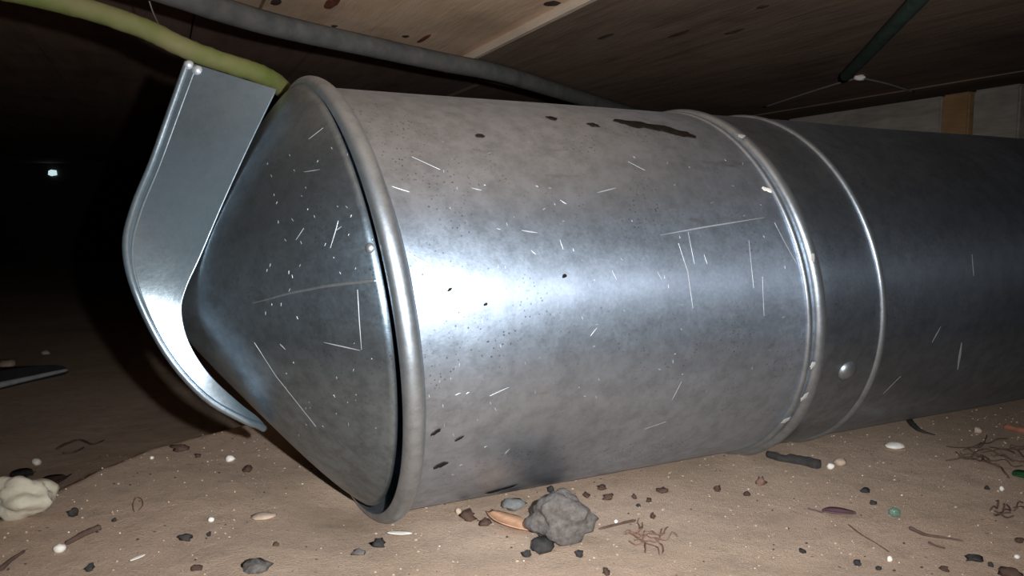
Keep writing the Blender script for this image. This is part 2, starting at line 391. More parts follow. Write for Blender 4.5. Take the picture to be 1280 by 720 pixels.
# ------------------------------------------------------------------ timber blocks on the right, behind the duct
def timber(x0, x1, dep0, top0, mat, label, name='timber_block', deep=0.10):
    a = V(x0[0], x0[1], dep0)
    # run along the boards from the right-hand end
    r = ray(x1[0], x1[1]); k = Vector((bd.x, bd.y))
    # solve plan intersection of ray with the line through a along the boards
    den = r.x*k.y-r.y*k.x; t = (a.x*k.y-a.y*k.x)/den
    b = EYE+r*t
    zt = a.z; zb = zt - 0.42
    back = Vector((bn.x, bn.y, 0))*deep
    A = Vector((a.x, a.y, 0)); B = Vector((b.x, b.y, 0)); mid = (A+B+back)/2
    g = min(ground(a.x, a.y), ground(b.x, b.y))-0.01
    bm = bmesh.new()
    q = [A, B, B+back, A+back]
    lo = [bm.verts.new((p.x-mid.x, p.y-mid.y, 0)) for p in q]; hi = [bm.verts.new((p.x-mid.x, p.y-mid.y, zt-g)) for p in q]
    bm.faces.new(lo[::-1]); bm.faces.new(hi)
    for i in range(4): bm.faces.new((lo[i], lo[(i+1) % 4], hi[(i+1) % 4], hi[i]))
    bmesh.ops.recalc_face_normals(bm, faces=bm.faces)
    bmesh.ops.bevel(bm, geom=list(bm.edges), offset=0.003, segments=2, affect='EDGES')
    me = bpy.data.meshes.new(name); bm.to_mesh(me); bm.free()
    o = link(name, me, mat); o.location = (mid.x, mid.y, g)
    return tag(o, label, 'timber')
D0 = 1.20
pale = timber((1276, 104), (1217, 113.5), D0, 0, M['timber'], 'pale short timber block at the right edge behind the duct')
pa = V(1276, 104, D0)
def along(px):     # depth of the timber line at that pixel column
    r = ray(px, 120); k = bd; den = r.x*k.y-r.y*k.x; return (pa.x*k.y-pa.y*k.x)/den
def timber_at(xa, xb, mat, label):
    t = along(xa); y = 360+F_PX*0
    # same top height as the first block
    for yy in range(60, 200):
        if V(xa, yy, t).z <= pa.z: break
    return timber((xa, yy), (xb, yy), t, 0, mat, label)
timber_at(1212, 1178, M['timber_orange'], 'orange resin-stained timber block beside the pale one behind the duct')
timber_at(1177, 985, M['timber'], 'long grey-brown weathered timber running behind the top of the duct')

# ------------------------------------------------------------------ the duct
duct = empty('metal_duct', (DC.x, DC.y, 0)); tag(duct, 'galvanised round metal duct with a cone end lying on sand', 'duct')
LOC = Matrix.Translation((-DC.x, -DC.y, 0)) @ DM
K_RIM, K_SLV = (0.0066, 0.1268), (-0.041, 0.1658)     # the joints sit a little askew: shear of s with x and y
def lathe(name, prof, mat, parent=duct, seg=128, shear=(0, 0), off=(0, 0), dent=0.0, close=False, fade=None):
    vs, fs = [], []; n = len(prof)
    for i, (s, r) in enumerate(prof):
        w = fade(i) if fade else 1.0
        for k in range(seg):
            an = 2*math.pi*k/seg; x, y = math.cos(an), math.sin(an)
            rr = r + (dent*noise.noise(Vector((x*1.6, y*1.6, s*7))) if dent else 0)
            vs.append((x*rr+off[0]*w, y*rr+off[1]*w, s+w*r*(shear[0]*x+shear[1]*y)))
    m = n if close else n-1
    for i in range(m):
        for k in range(seg):
            a, b = i*seg, ((i+1) % n)*seg
            fs.append((a+k, a+(k+1) % seg, b+(k+1) % seg, b+k))
    o = mesh(name, vs, fs, mat, parent)
    if parent is duct: o.matrix_basis = LOC
    return o
S1, S2 = 0.3139, 0.3819
# main section: outer skin, then the inside of the open lip
ns = 40; prof = [(-0.004+(S1+0.0)*(i/ns), 0.15) for i in range(ns+1)]
main_o = lathe('main_section', prof, M['zinc'], shear=(K_RIM[0], K_RIM[1]), dent=0.0006, fade=lambda i: 1.0)
bead = [(-0.0056+0.0064*math.cos(t), 0.1500+0.0066*abs(math.sin(t))**0.8) for t in [math.pi*k/12 for k in range(13)]]
bead += [(-0.0118, 0.1492), (-0.004, 0.1490), (0.004, 0.1490)]
rim = lathe('rolled_rim', bead, M['zinc_bead'], shear=K_RIM, close=True)
lathe('rim_lip', [(-0.006, 0.1486), (0.004, 0.1484), (0.02, 0.1480), (0.03, 0.1478)], M['zinc_bead'], shear=K_RIM)
# cone: straight flank with a blunt tip, its base set inside the rolled rim
HC = 0.1115; cp = []
for i in range(31):
    t = i/30; r = 0.1470*(1-t)*(1+0.38*t*(1-t)**2); s = -0.0138-HC*t*(1-0.07*t**6)
    cp.append((s, max(r, 0.0004)))
cp = [(-0.0128, 0.1450)]+cp
cone = lathe('end_cone', cp, M['zinc_cone'], shear=K_RIM, off=(0, -0.0045), dent=0.0016)
# tilt the flank square to the skewed rim: apex drops with depth
for v in cone.data.vertices:
    t = max(0, -v.co.z/HC); v.co.y += 0.003*smooth01(t)
from mathutils.bvhtree import BVHTree
def bvh(o):
    me = o.data; return BVHTree.FromPolygons([v.co.copy() for v in me.vertices], [tuple(p.vertices) for p in me.polygons])
cone_b = bvh(cone)
def on_cone(px, py):
    o = DMI @ EYE; d = (DMI.to_3x3() @ ray(px, py)).normalized()
    h = cone_b.ray_cast(o, d); return (h[0], h[1]) if h[0] else (None, None)
# lapped seam on the cone: a thin fold running from the rim towards the tip
seam_pts = [on_cone(x, y)[0] for x, y in ((470, 351), (455, 352), (412, 357), (385, 362), (360, 367), (335, 374), (315, 379))]
seam_pts = [p for p in seam_pts if p is not None]
if len(seam_pts) > 3:
    c0 = DMI @ EYE
    path = catmull(seam_pts, 6)
    o = tube('lap_seam', path, lambda t: 0.0012*(1-0.75*t), M['zinc_bead'], duct, 6); o.matrix_basis = LOC
# coupling
lathe('coupling_sleeve', [(S1-0.004, 0.1496), (S1, 0.1512), (S1+0.02, 0.1506), (S2-0.01, 0.1506), (S2+0.002, 0.1506)], M['zinc_rear'], shear=K_SLV)
rb = 0.0042
lathe('coupling_bead', [(S1+rb*1.3*math.cos(t), 0.1502+rb*1.1*math.sin(t)) for t in [2*math.pi*k/12 for k in range(12)]], M['zinc_bead'], shear=K_SLV, off=(0, 0.0012), close=True)
lathe('crimped_edge', [(S1-0.0105+0.0028*math.cos(t), 0.1500+0.0022*math.sin(t)) for t in [2*math.pi*k/10 for k in range(10)]], M['zinc_bead'], shear=K_SLV, off=(0, 0.0008), close=True)
rb = 0.0027
lathe('stiffening_bead', [(S2+rb*1.2*math.cos(t), 0.1502+rb*math.sin(t)) for t in [2*math.pi*k/10 for k in range(10)]], M['zinc_bead'], shear=K_SLV, close=True)
prof = [(S2-0.004+1.45*(i/50), 0.15) for i in range(51)]
rear_o = lathe('rear_section', prof, M['zinc_rear'], shear=K_SLV, dent=0.001)
def dome(name, loc, nrm, r, h, mat, parent, seg=20, ring=True):
    nrm = nrm.normalized(); a = nrm.orthogonal().normalized(); b = nrm.cross(a); vs, fs = [], []
    pr = [(1.0, -0.05), (0.97, 0.12), (0.86, 0.45), (0.66, 0.72), (0.4, 0.92), (0.15, 1.0)]
    for q, hh in pr:
        for k in range(seg):
            an = 2*math.pi*k/seg; vs.append(loc+(a*math.cos(an)+b*math.sin(an))*r*q+nrm*h*hh)
    for i in range(len(pr)-1):
        for k in range(seg): fs.append((i*seg+k, i*seg+(k+1) % seg, (i+1)*seg+(k+1) % seg, (i+1)*seg+k))
    fs.append(tuple(range((len(pr)-1)*seg, len(pr)*seg)))
    o = mesh(name, vs, fs, mat, parent); o.matrix_basis = LOC if parent is duct else Matrix(); return o
q = on_cyl(1058, 463, 0.1506)
tag(dome('rivet', q, Vector((q.x, q.y, 0)), 0.0078, 0.0042, M['zinc_bead'], duct), 'round domed rivet on the coupling sleeve')
q, nn = on_cone(462, 310)
if q:
    if nn.dot(DMI @ EYE - q) < 0: nn = -nn
    tag(dome('rivet', q, nn, 0.0030, 0.0018, M['zinc_bead'], duct), 'small rivet near the base of the cone')
# bent strap standing off the cone: two edge curves measured in the duct frame, ruled between
far_e = [(-96.2, 165.6), (-108.4, 131.9), (-120.9, 97.3), (-132.4, 68.5), (-138.2, 42.7), (-133.9, 14), (-119, -23.5), (-98.2, -53.2), (-75, -71.5), (-66, -77), (-61, -81)]
near_e2 = [(-46, 143), (-64.1, 106.7), (-81.2, 70.5), (-96.9, 35.2), (-106.1, 15.4), (-109.5, 0.6), (-105.8, -19.6), (-94.6, -40.7), (-77.2, -61), (-66, -72), (-60, -80)]
AN = 0.03
AFS = [-0.005, -0.005, -0.003, 0.004, 0.016, 0.026, 0.030, 0.030, 0.026, 0.020, 0.014]
fe = catmull([(a, -b/1000, s/1000) for (s, b), a in zip(far_e, AFS)], 5); ne = catmull([(AN if i < 8 else AN-0.006*(i-7), -b/1000, s/1000) for i, (s, b) in enumerate(near_e2)], 5)
TH = 0.0012; nw = 8; vs, fs = [], []; rows = len(fe)
grid = []
for i in range(rows):
    grid.append([fe[i].lerp(ne[i], k/nw) for k in range(nw+1)])
def nrm_at(i, k):
    t = grid[min(i+1, rows-1)][k]-grid[max(i-1, 0)][k]; w = grid[i][min(k+1, nw)]-grid[i][max(k-1, 0)]
    n = t.cross(w).normalized(); return n
for lay in (0, 1):
    for i in range(rows):
        for k in range(nw+1): vs.append(grid[i][k]+nrm_at(i, k)*TH*(lay-0.5))
def vid(l, i, k): return l*rows*(nw+1)+i*(nw+1)+k
for i in range(rows-1):
    for k in range(nw):
        fs.append((vid(0, i, k), vid(0, i, k+1), vid(0, i+1, k+1), vid(0, i+1, k))); fs.append((vid(1, i, k), vid(1, i+1, k), vid(1, i+1, k+1), vid(1, i, k+1)))
    fs.append((vid(0, i, 0), vid(0, i+1, 0), vid(1, i+1, 0), vid(1, i, 0))); fs.append((vid(0, i, nw), vid(1, i, nw), vid(1, i+1, nw), vid(0, i+1, nw)))
for k in range(nw):
    fs.append((vid(0, 0, k), vid(1, 0, k), vid(1, 0, k+1), vid(0, 0, k+1))); fs.append((vid(0, rows-1, k), vid(0, rows-1, k+1), vid(1, rows-1, k+1), vid(1, rows-1, k)))
strap = mesh('strap', vs, fs, M['zinc_strap'], duct); strap.matrix_basis = LOC
tag(strap, 'bent flat metal strap around the cone')
md = strap.modifiers.new('es', 'EDGE_SPLIT'); md.split_angle = math.radians(50)
o = tube('folded_hem', fe, 0.0024, M['zinc_strap'], strap, 8)
inner = [fe[i].lerp(ne[i], 0.10) + nrm_at(i, 0)*0.0003*(-1) for i in range(rows)]
tube('hem_crease', inner, 0.0014, M['zinc_strap'], strap, 6)
tube('bare_edge', ne, 0.0006, M['zinc_strap'], strap, 6)
c = fe[1].lerp(ne[1], 0.0); c = fe[0].lerp(ne[0], 0.10)+(fe[1]-fe[0])*0.6
nn = nrm_at(0, 1)
if nn.dot(DMI @ EYE - c) < 0: nn = -nn
for k, (f_, rr) in enumerate(((0.02, 0.0034), (0.13, 0.0036))):
    c = fe[0].lerp(ne[0], f_)+(fe[1]-fe[0])*(0.35+0.35*k)
    ob = dome('screw_head', c, nn, rr, 0.003, M['bright'], strap); ob.matrix_basis = Matrix()

# scratches and pale flecks on the sheet metal (shallow bright scores)
main_b = bvh(main_o); rear_b = bvh(rear_o)
def surf(px, py, which):
    if which == 'cone':
        p, n = on_cone(px, py)
        if p is None: return None, None
        if n.dot(DMI @ EYE - p) < 0: n = -n
        return p, n
    o = DMI @ EYE; d = (DMI.to_3x3() @ ray(px, py)).normalized()
    for b_ in (main_b, rear_b):
        h = b_.ray_cast(o, d)
        if h[0]: return h[0], Vector((h[0].x, h[0].y, 0)).normalized()
    return None, None
def score_geo(acc, pts, w, which, lift=0.0009):
    vs, fs = acc; P = []; w *= 0.7
    for (x0, y0), (x1, y1) in zip(pts[:-1], pts[1:]):
        n = max(2, int(math.hypot(x1-x0, y1-y0)/6))
        for k in range(n): P.append((x0+(x1-x0)*k/n, y0+(y1-y0)*k/n))
    P.append(pts[-1]); Q = [surf(x, y, which) for x, y in P]
    Q = [(p, n) for p, n in Q if p is not None]
    if len(Q) < 2: return
    b = len(vs); m = len(Q)
    for i, (p, n) in enumerate(Q):
        t = (Q[min(i+1, m-1)][0]-Q[max(i-1, 0)][0]).normalized(); s = n.cross(t).normalized()
        ww = w*(0.25+0.75*math.sin(math.pi*min(0.97, max(0.03, i/(m-1)))))
        vs += [p+s*ww+n*lift*0.6, p+n*(lift+0.00012), p-s*ww+n*lift*0.6]
    for i in range(m-1):
        a = b+i*3; fs += [(a, a+1, a+4, a+3), (a+1, a+2, a+5, a+4)]
SC_CYL = [([(515, 196), (550, 212)], .0006), ([(490, 233), (512, 240)], .0005), ([(508, 315), (540, 333)], .0007), ([(652, 288), (672, 291)], .0007), ([(746, 241), (770, 235)], .0006),
          ([(785, 202), (806, 213)], .0005), ([(825, 294), (880, 284), (955, 272)], .0007), ([(848, 304), (860, 340), (866, 385)], .0006), ([(968, 278), (982, 305), (996, 330)], .0006),
          ([(953, 346), (955, 395)], .0004), ([(936, 300), (942, 360)], .0004), ([(612, 495), (636, 484)], .0006), ([(569, 494), (576, 491)], .0006), ([(631, 567), (637, 561)], .0007),
          ([(840, 500), (852, 477)], .0005), ([(806, 536), (832, 527)], .0004), ([(664, 313), (670, 318)], .0007), ([(765, 338), (771, 350)], .0004), ([(822, 340), (827, 349)], .0004),
          ([(738, 420), (746, 410)], .0005), ([(880, 318), (884, 330)], .0004), ([(700, 300), (704, 312)], .0004), ([(1165, 428), (1176, 408)], .0009), ([(1104, 492), (1126, 470)], .0006),
          ([(1197, 462), (1202, 428)], .0022), ([(1215, 318), (1217, 345)], .0009), ([(590, 235), (602, 238)], .0004), ([(700, 250), (708, 255)], .0005), ([(860, 290), (868, 330)], .0003)]
SC_CONE = [([(405, 428), (450, 438)], .0005), ([(447, 362), (449, 400), (452, 437)], .0004), ([(318, 428), (345, 470), (395, 533)], .0005), ([(413, 310), (419, 290), (423, 276)], .0005),
           ([(419, 289), (427, 283)], .0004), ([(386, 174), (404, 160)], .0004), ([(350, 430), (357, 437)], .0006), ([(380, 215), (400, 212)], .0003), ([(370, 300), (380, 285)], .0003)]
acc = ([], [])
for pts, w in SC_CYL: score_geo(acc, pts, w, 'cyl', 0.00018)
for i in range(110):
    x, y = random.uniform(535, 1000), random.uniform(170, 600); an = random.choice((0.4, -0.5, 1.3, 1.5)) + random.uniform(-.3, .3); l = random.uniform(1.5, 5)
    score_geo(acc, [(x, y), (x+l*math.cos(an), y+l*math.sin(an))], random.uniform(.0002, .0005), 'cyl', 0.00018)
o = mesh('scratches', acc[0], acc[1], M['bright'], duct); o.matrix_basis = LOC; o['kind'] = 'stuff'
acc = ([], [])
for pts, w in SC_CONE: score_geo(acc, pts, w, 'cone', 0.00018)
for i in range(60):
    x, y = random.uniform(330, 470), random.uniform(180, 560); an = random.uniform(0.8, 2.0); l = random.uniform(1.5, 4.5)
    score_geo(acc, [(x, y), (x+l*math.cos(an), y+l*math.sin(an))], random.uniform(.0002, .0004), 'cone', 0.00018)
o = mesh('scratches', acc[0], acc[1], M['bright'], duct); o.matrix_basis = LOC; o['kind'] = 'stuff'
# crusts: flat irregular flakes on the skin
def flake(name, px, py, rx, ry, mat, rot=0.0, label=None, r=0.15, thick=0.0006):
    p = on_cyl(px, py, r) if r > 0.151 else surf(px, py, 'cyl')[0]
    if p is None: return
    if r <= 0.151: r = math.hypot(p.x, p.y)-0.0005
    n = Vector((p.x, p.y, 0)).normalized(); ax = Vector((0, 0, 1)); ci = n.cross(ax)
    a = ax*math.cos(rot)+ci*math.sin(rot); b = n.cross(a); vs = []; m = 18
    for rr, h in ((1.0, 0.0), (0.8, 1.0), (0.4, 1.1)):
        for k in range(m):
            an = 2*math.pi*k/m; j = 1+0.7*noise.noise(Vector((px*0.3+math.cos(an)*1.7, py*0.3+math.sin(an)*1.7, 2)))
            q = p+a*math.cos(an)*rx*rr*j+b*math.sin(an)*ry*rr*j
            l = math.hypot(q.x, q.y); e = (r+0.0008+thick*h*0.5)/l
            vs.append(Vector((q.x*e, q.y*e, q.z)))
    fs = []
    for i in range(2):
        for k in range(m): fs.append((i*m+k, i*m+(k+1) % m, (i+1)*m+(k+1) % m, (i+1)*m+k))
    fs.append(tuple(range(2*m, 3*m)))
    o = mesh(name, vs, fs, mat, duct); o.matrix_basis = LOC
    if label: o['label'] = label
for px, py, rx, ry, rot in ((800, 156, .014, .006, -.3), (838, 163, .016, .006, -.4), (776, 152, .007, .004, 0), (741, 156, .004, .003, 0), (858, 168, .008, .004, -.4), (690, 148, .004, .003, 0), (600, 170, .003, .002, 0)):
    flake('soot_patch', px, py, rx, ry, M['soot'], rot)
for px, py, rx, ry in ((545, 540, .0035, .0014), (551, 581, .0045, .0018), (574, 548, .003, .0008), (562, 362, .0016, .0008), (607, 380, .0012, .0008), (705, 345, .0018, .0012), (624, 612, .012, .003)):
    flake('soot_patch', px, py, rx, ry, M['soot'], 0.5)
flake('pale_fleck', 958, 237, .0045, .0020, M['pebble'], -0.2)
for px, py, rx, ry, rot in ((1015, 456, .003, .0022, 1.2), (1005, 495, .004, .0028, 1.2), (981, 525, .004, .003, 1.0), (1015, 322, .0035, .0018, 1.4), (926, 171, .004, .0025, .4)):
    flake('mortar_crumb', px, py, rx, ry, M['mortar'], rot, r=0.1535)

# ------------------------------------------------------------------ hoses and cables
olive = [V(-420, -150, .40), V(-200, -72, .46), V(-60, -28, .50), V(40, -6, .53), V(110, 12, .55), V(180, 36, .57), V(235, 62, .585), V(285, 80, .60), V(325, 93, .615), V(352, 110, .64), V(368, 140, .67), V(372, 240, .73)]
g_end = olive[-1].copy(); g_end.z = ground(g_end.x, g_end.y)-0.002
olive.append(Vector((g_end.x-0.005, g_end.y+0.02, (olive[-1].z+g_end.z)/2))); olive.append(g_end+Vector((0, 0.03, 0)))
top0 = olive[0].copy(); olive.insert(0, Vector((top0.x-0.12, top0.y-0.06, CZ-0.002)))
tag(tube('mossy_hose', catmull(olive, 8), lambda t: 0.0078, M['olive'], None, 14, 0.10, 3), 'olive green mossy hose slanting down behind the top of the metal strap', 'hose')
cr = 0.0125
cpts = [(60, -60), (200, -14), (330, 28), (480, 62), (560, 79), (640, 96), (780, 139), (900, 172)]
cp3 = [at_z(x, y, CZ-0.0135-cr) for x, y in cpts]
tag(tube('grey_conduit', catmull(cp3, 6), cr, M['conduit'], None, 14, 0.03, 9), 'dusty grey conduit running under the floorboards above the duct', 'conduit')
cr = 0.0085
gpts = [at_z(x, y, CZ-0.0135-cr) for x, y in ((1215, -75), (1170, -25), (1140, 8), (1105, 45), (1078, 74), (1056, 96))]
tag(tube('green_cable', catmull(gpts, 6), cr, M['green_cable'], None, 10, 0.05, 5), 'dark green cable clipped under the floorboards at upper right', 'cable')
def strand(pts, r, label, name='cobweb_strand', z=CZ-0.013):
    P = [at_z(x, y, z) if len(q_) == 2 else V(*q_) for q_ in pts for x, y in (q_[:2],)]
    return tag(tube(name, catmull(P, 5), r, M['web'], None, 5), label, 'cobweb', 'cobweb strands under the boards')
web = strand([(1075, 97), (1048, 104), (1000, 119), (955, 134)], 0.0016, 'cobweb strand running left from the pale knot at upper right')
strand([(1075, 97), (1110, 105), (1142, 115)], 0.0018, 'cobweb strand running right from the pale knot at upper right')
bmn = bmesh.new(); bmesh.ops.create_icosphere(bmn, subdivisions=2, radius=0.006)
for v in bmn.verts: v.co = Vector((v.co.x*1.5, v.co.y, v.co.z*0.8))*(1+0.4*noise.noise(v.co*300))
men = bpy.data.meshes.new('web_knot'); bmn.to_mesh(men); bmn.free(); link('web_knot', men, M['pebble'], web)
strand([(184, -8, .70), (190, 12, .70), (197, 28, .68), (204, 42, .62), (207, 50, .585)], 0.0007, 'thin cobweb strand hanging down to the olive hose')

# ------------------------------------------------------------------ loose things on the sand
def lump(name, px, py, w, h, d, mat, label, cat, group=None, seed=0, rough=0.35, sub=2, sink=0.3, rot=0.0, freq=1.6, parent=None):
    """irregular stone or clod; w, h in photograph pixels at its place, d its depth as a share of w"""
    c = G(px, py+h*0.35); s = px_size(c); bm = bmesh.new(); bmesh.ops.create_icosphere(bm, subdivisions=sub, radius=1.0)
    rx, rz = w*s/2, h*s/2*1.05; ry = rx*d
    for v in bm.verts:
        k = 1+rough*noise.noise(v.co*freq+Vector((seed*3.7, px*.01, py*.01)))+rough*0.35*noise.noise(v.co*freq*2.7+Vector((seed, 5, 1)))
        v.co = Vector((v.co.x*rx*k, v.co.y*ry*k, v.co.z*rz*k))
    mn = min(v.co.z for v in bm.verts)
    for v in bm.verts: v.co.z -= mn*(1-sink)
    me = bpy.data.meshes.new(name); bm.to_mesh(me); bm.free()
    for p in me.polygons: p.use_smooth = sub > 1
    o = link(name, me, mat); o.location = c + Vector((0, 0, 0)); o.rotation_euler = (0, 0, rot)
    return tag(o, label, cat, group)
def leaf(name, pts, width, mat, label, cat, curl=0.35, group=None, lift=0.0012, stem=None):
    """dry leaf or flake: pixel line of its midrib, width in pixels"""
    P = catmull([G(x, y, lift) for x, y in pts], 5); n = len(P); vs, fs = [], []; base = P[0].copy(); c = 5
    th = 0.0006
    for lay in (0, 1):
        for i, p in enumerate(P):
            t = (P[min(i+1, n-1)]-P[max(i-1, 0)]).normalized(); s = Vector((-t.y, t.x, 0)).normalized()
            w = width*px_size(p)/2*(0.10+0.9*math.sin(math.pi*min(0.96, max(0.04, i/(n-1))))**0.8)
            for k in range(c):
                u = k/(c-1)*2-1
                # lie along the ground, edges curled up
                vs.append(p+s*w*1.8*u+Vector((0, 0, curl*w*u*u+0.0008+(th if lay else 0)))-base)
    m = n*c
    for i in range(n-1):
        for k in range(c-1):
            a = i*c+k; fs.append((a, a+c, a+c+1, a+1)); fs.append((m+a, m+a+1, m+a+c+1, m+a+c))
        fs.append((i*c, m+i*c, m+(i+1)*c, (i+1)*c)); a = i*c+c-1; fs.append((a, a+c, m+a+c, m+a))
    for e in (0, n-1):
        for k in range(c-1): fs.append((e*c+k, e*c+k+1, m+e*c+k+1, m+e*c+k))
    o = mesh(name, vs, fs, mat); o.location = base
    if stem:
        q = catmull([G(x, y, 0.001)-base for x, y in stem], 4); tube('stem', q, 0.0005, mat, o, 5)
    return tag(o, label, cat, group)
def stick(name, pts, r, mat, label, cat='twig', taper=0.5, rough=0.3, group=None, lift=0.0, heads=None):
    P = catmull([G(x, y, lift+r*0.6) for x, y in pts], 6)
    return tag(tube(name, P, lambda t: r*(1-taper*t)*min(1, 0.25+math.sqrt(max(0, min(t, 1-t))*9)), mat, None, 6, rough, len(pts)*1.7+pts[0][0]), label, cat, group)

# large pale stone and its neighbours at left
lump('pale_stone', 28, 628, 78, 50, 0.7, M['white_rock'], 'large pale cream stone at the left edge of the sand', 'stone', None, 4, 0.42, 4, 0.25, 0.2, 1.3)
leaf('dead_leaf', [(52, 615), (70, 606), (84, 597)], 16, M['brown'], 'dark brown curled leaf just behind the large pale stone', 'leaf', 0.9)
leaf('dead_leaf', [(20, 605), (32, 598), (42, 596)], 16, M['black'], 'blackish leaf scrap above the large pale stone', 'leaf', 0.9)
lump('pebble', 46, 578, 11, 9, 0.9, M['pebble'], 'white pebble above the large pale stone', 'pebble', None, 1)
lump('pebble', 9, 455, 22, 10, 0.9, M['tan_pebble'], 'tan pebble on the far sand at the left edge', 'pebble', None, 2)
lump('pebble', 57, 441, 10, 6, 0.9, M['tan_pebble'], 'small tan pebble on the dark far sand above the black plastic piece', 'pebble', None, 8)
# flat black plastic piece with a worn pale edge
pp = [(-70, 499), (-20, 491), (30, 480), (86, 467)]
Pq = [G(x, y, 0.004) for x, y in pp]; base = Pq[0].copy(); root = empty('plastic_sole', base)
tag(root, 'flat black plastic piece with a worn pale rim on dark sand', 'plastic piece')
P1 = catmull([p-base for p in Pq], 6); n = len(P1); vs, fs = [], []
for lay, zz in ((0, -0.010), (1, 0.030)):
    for i, p in enumerate(P1):
        t = (P1[min(i+1, n-1)]-P1[max(i-1, 0)]).normalized(); s = Vector((-t.y, t.x, 0)).normalized(); rd = math.sqrt(max(0.01, 1-(i/(n-1))**4)); w = 0.13*rd
        vs += [p+Vector((0, 0, zz*rd)), p+s*w+Vector((0, 0, zz*0.6*rd))]
m = 2*n
for i in range(n-1):
    a = 2*i; fs += [(a, a+1, a+3, a+2), (m+a, m+a+2, m+a+3, m+a+1), (a, a+2, m+a+2, m+a), (a+1, m+a+1, m+a+3, a+3)]
fs += [(0, m, m+1, 1), (2*n-2, 2*n-1, m+2*n-1, m+2*n-2)]
mesh('body', vs, fs, M['plastic'], root, False)
tube('worn_rim', [p+Vector((0, -0.002, 0.004)) for p in P1], lambda t: 0.008*(1-0.6*t), M['plastic_edge'], root, 8)
# dark weeds and chips on the far side of the ridge
stick('dead_weed', [(70, 563), (84, 556), (100, 551), (116, 557), (131, 551)], 0.0022, M['twig'], 'dark dead weed stem lying on the shaded sand at left')
stick('dead_weed', [(78, 568), (92, 567), (106, 560)], 0.0020, M['twig'], 'short dark weed stem beside the longer dead weed at left')
for px, py, w, h, mt, lab in (
        (226, 561, 18, 8, 'brown', 'dark brown bark chip on the crest of the sand ridge'),
        (248, 570, 9, 5, 'brown', 'small brown chip right below the ridge bark chip'),
        (310, 587, 13, 8, 'brown', 'reddish dark chip below the white pebble near the cone'),
        (92, 641, 13, 12, 'black', 'black crumb right of the large pale stone'),
        (143, 651, 6, 5, 'black', 'tiny black crumb above the twig end at left'),
        (112, 710, 10, 9, 'black', 'black crumb at the bottom left corner area'),
        (232, 673, 17, 9, 'black', 'flat black crumb on the sand left of centre bottom'),
        (261, 669, 6, 6, 'black', 'tiny black crumb beside the flat black crumb'),
        (320, 706, 36, 12, 'clod', 'long dark clod at the bottom, left of the rim'),
        (474, 680, 17, 11, 'black', 'rounded black clod below the rolled rim'),
        (449, 691, 15, 8, 'clod', 'dull dark clod left of the rounded black one'),
        (246, 711, 14, 7, 'brown', 'brown crumb left of the long dark clod'),
        (345, 680, 8, 6, 'brown', 'small brown crumb above the long dark clod'),
        (439, 590, 22, 9, 'grey_stone', 'grey crumb under the lower edge of the cone'),
        (412, 572, 10, 7, 'clod', 'dark crumb tucked under the cone edge'),
        (585, 646, 20, 12, 'brown', 'dark brown lump left of the tan leaf'),
        (607, 654, 16, 9, 'brown', 'brown lump touching the tip of the tan leaf'),
        (678, 682, 26, 20, 'black', 'jagged black crumb under the big charcoal clod'),
        (724, 692, 11, 10, 'black', 'black crumb right below the big charcoal clod'),
        (658, 693, 12, 9, 'black', 'black crumb left below the big charcoal clod'),
        (688, 612, 9, 9, 'black', 'black crumb against the underside of the duct'),
        (760, 622, 14, 8, 'brown', 'brown chip right of the big clod, near the duct'),
        (733, 620, 12, 6, 'brown', 'thin brown chip near the underside of the duct'),
        (752, 609, 14, 6, 'brown', 'faint brown chip close under the duct'),
        (793, 621, 7, 6, 'brown', 'small brown chip, left of a row of three'),
        (811, 626, 8, 5, 'brown', 'small brown chip, middle of a row of three'),
        (828, 613, 15, 6, 'brown', 'flat brown chip under the middle of the duct'),
        (897, 611, 10, 7, 'brown', 'dark chip below the coupling ring, left of its pair'),
        (934, 618, 11, 6, 'brown', 'dark chip below the coupling ring, right of its pair'),
        (816, 646, 8, 7, 'brown', 'dark grain above the brown root tuft'),
        (798, 632, 6, 4, 'black', 'tiny black grain below the row of three chips'),
        (758, 715, 12, 7, 'brown', 'brown crumb at the bottom edge, right of centre'),
        (1082, 614, 12, 7, 'black', 'black chip above the purple leaf, upper one'),
        (1091, 629, 9, 6, 'black', 'black chip above the purple leaf, lower one'),
        (1003, 689, 9, 5, 'black', 'small black chip left below the purple leaf'),
        (1072, 705, 10, 6, 'black', 'black chip at the bottom, under the purple leaf'),
        (1098, 711, 8, 5, 'black', 'thin black chip at the bottom, right of its neighbour'),
        (1180, 712, 11, 6, 'brown', 'brown chip at the bottom below the thin twig'),
        (1219, 699, 18, 7, 'black', 'elongated black chip right of the thin twig'),
        (1238, 706, 7, 6, 'black', 'small black chip beside the elongated one'),
        (1262, 716, 26, 12, 'brown', 'dark splinter in the bottom right corner'),
        (1234, 610, 7, 5, 'black', 'tiny black chip below the root tangle'),
        (1274, 676, 12, 6, 'brown', 'brown chip at the right edge'),
        (950, 602, 14, 12, 'root', 'fuzzy brown tuft of dirt below the coupling ring')):
    lump('dirt_chip' if mt != 'clod' else 'dirt_clod', px, py, w, h, 0.8, M[mt], lab, 'dirt', None, px*0.1, 0.85, 2, 0.45, random.uniform(0, 3) if w < 15 else 0.1)
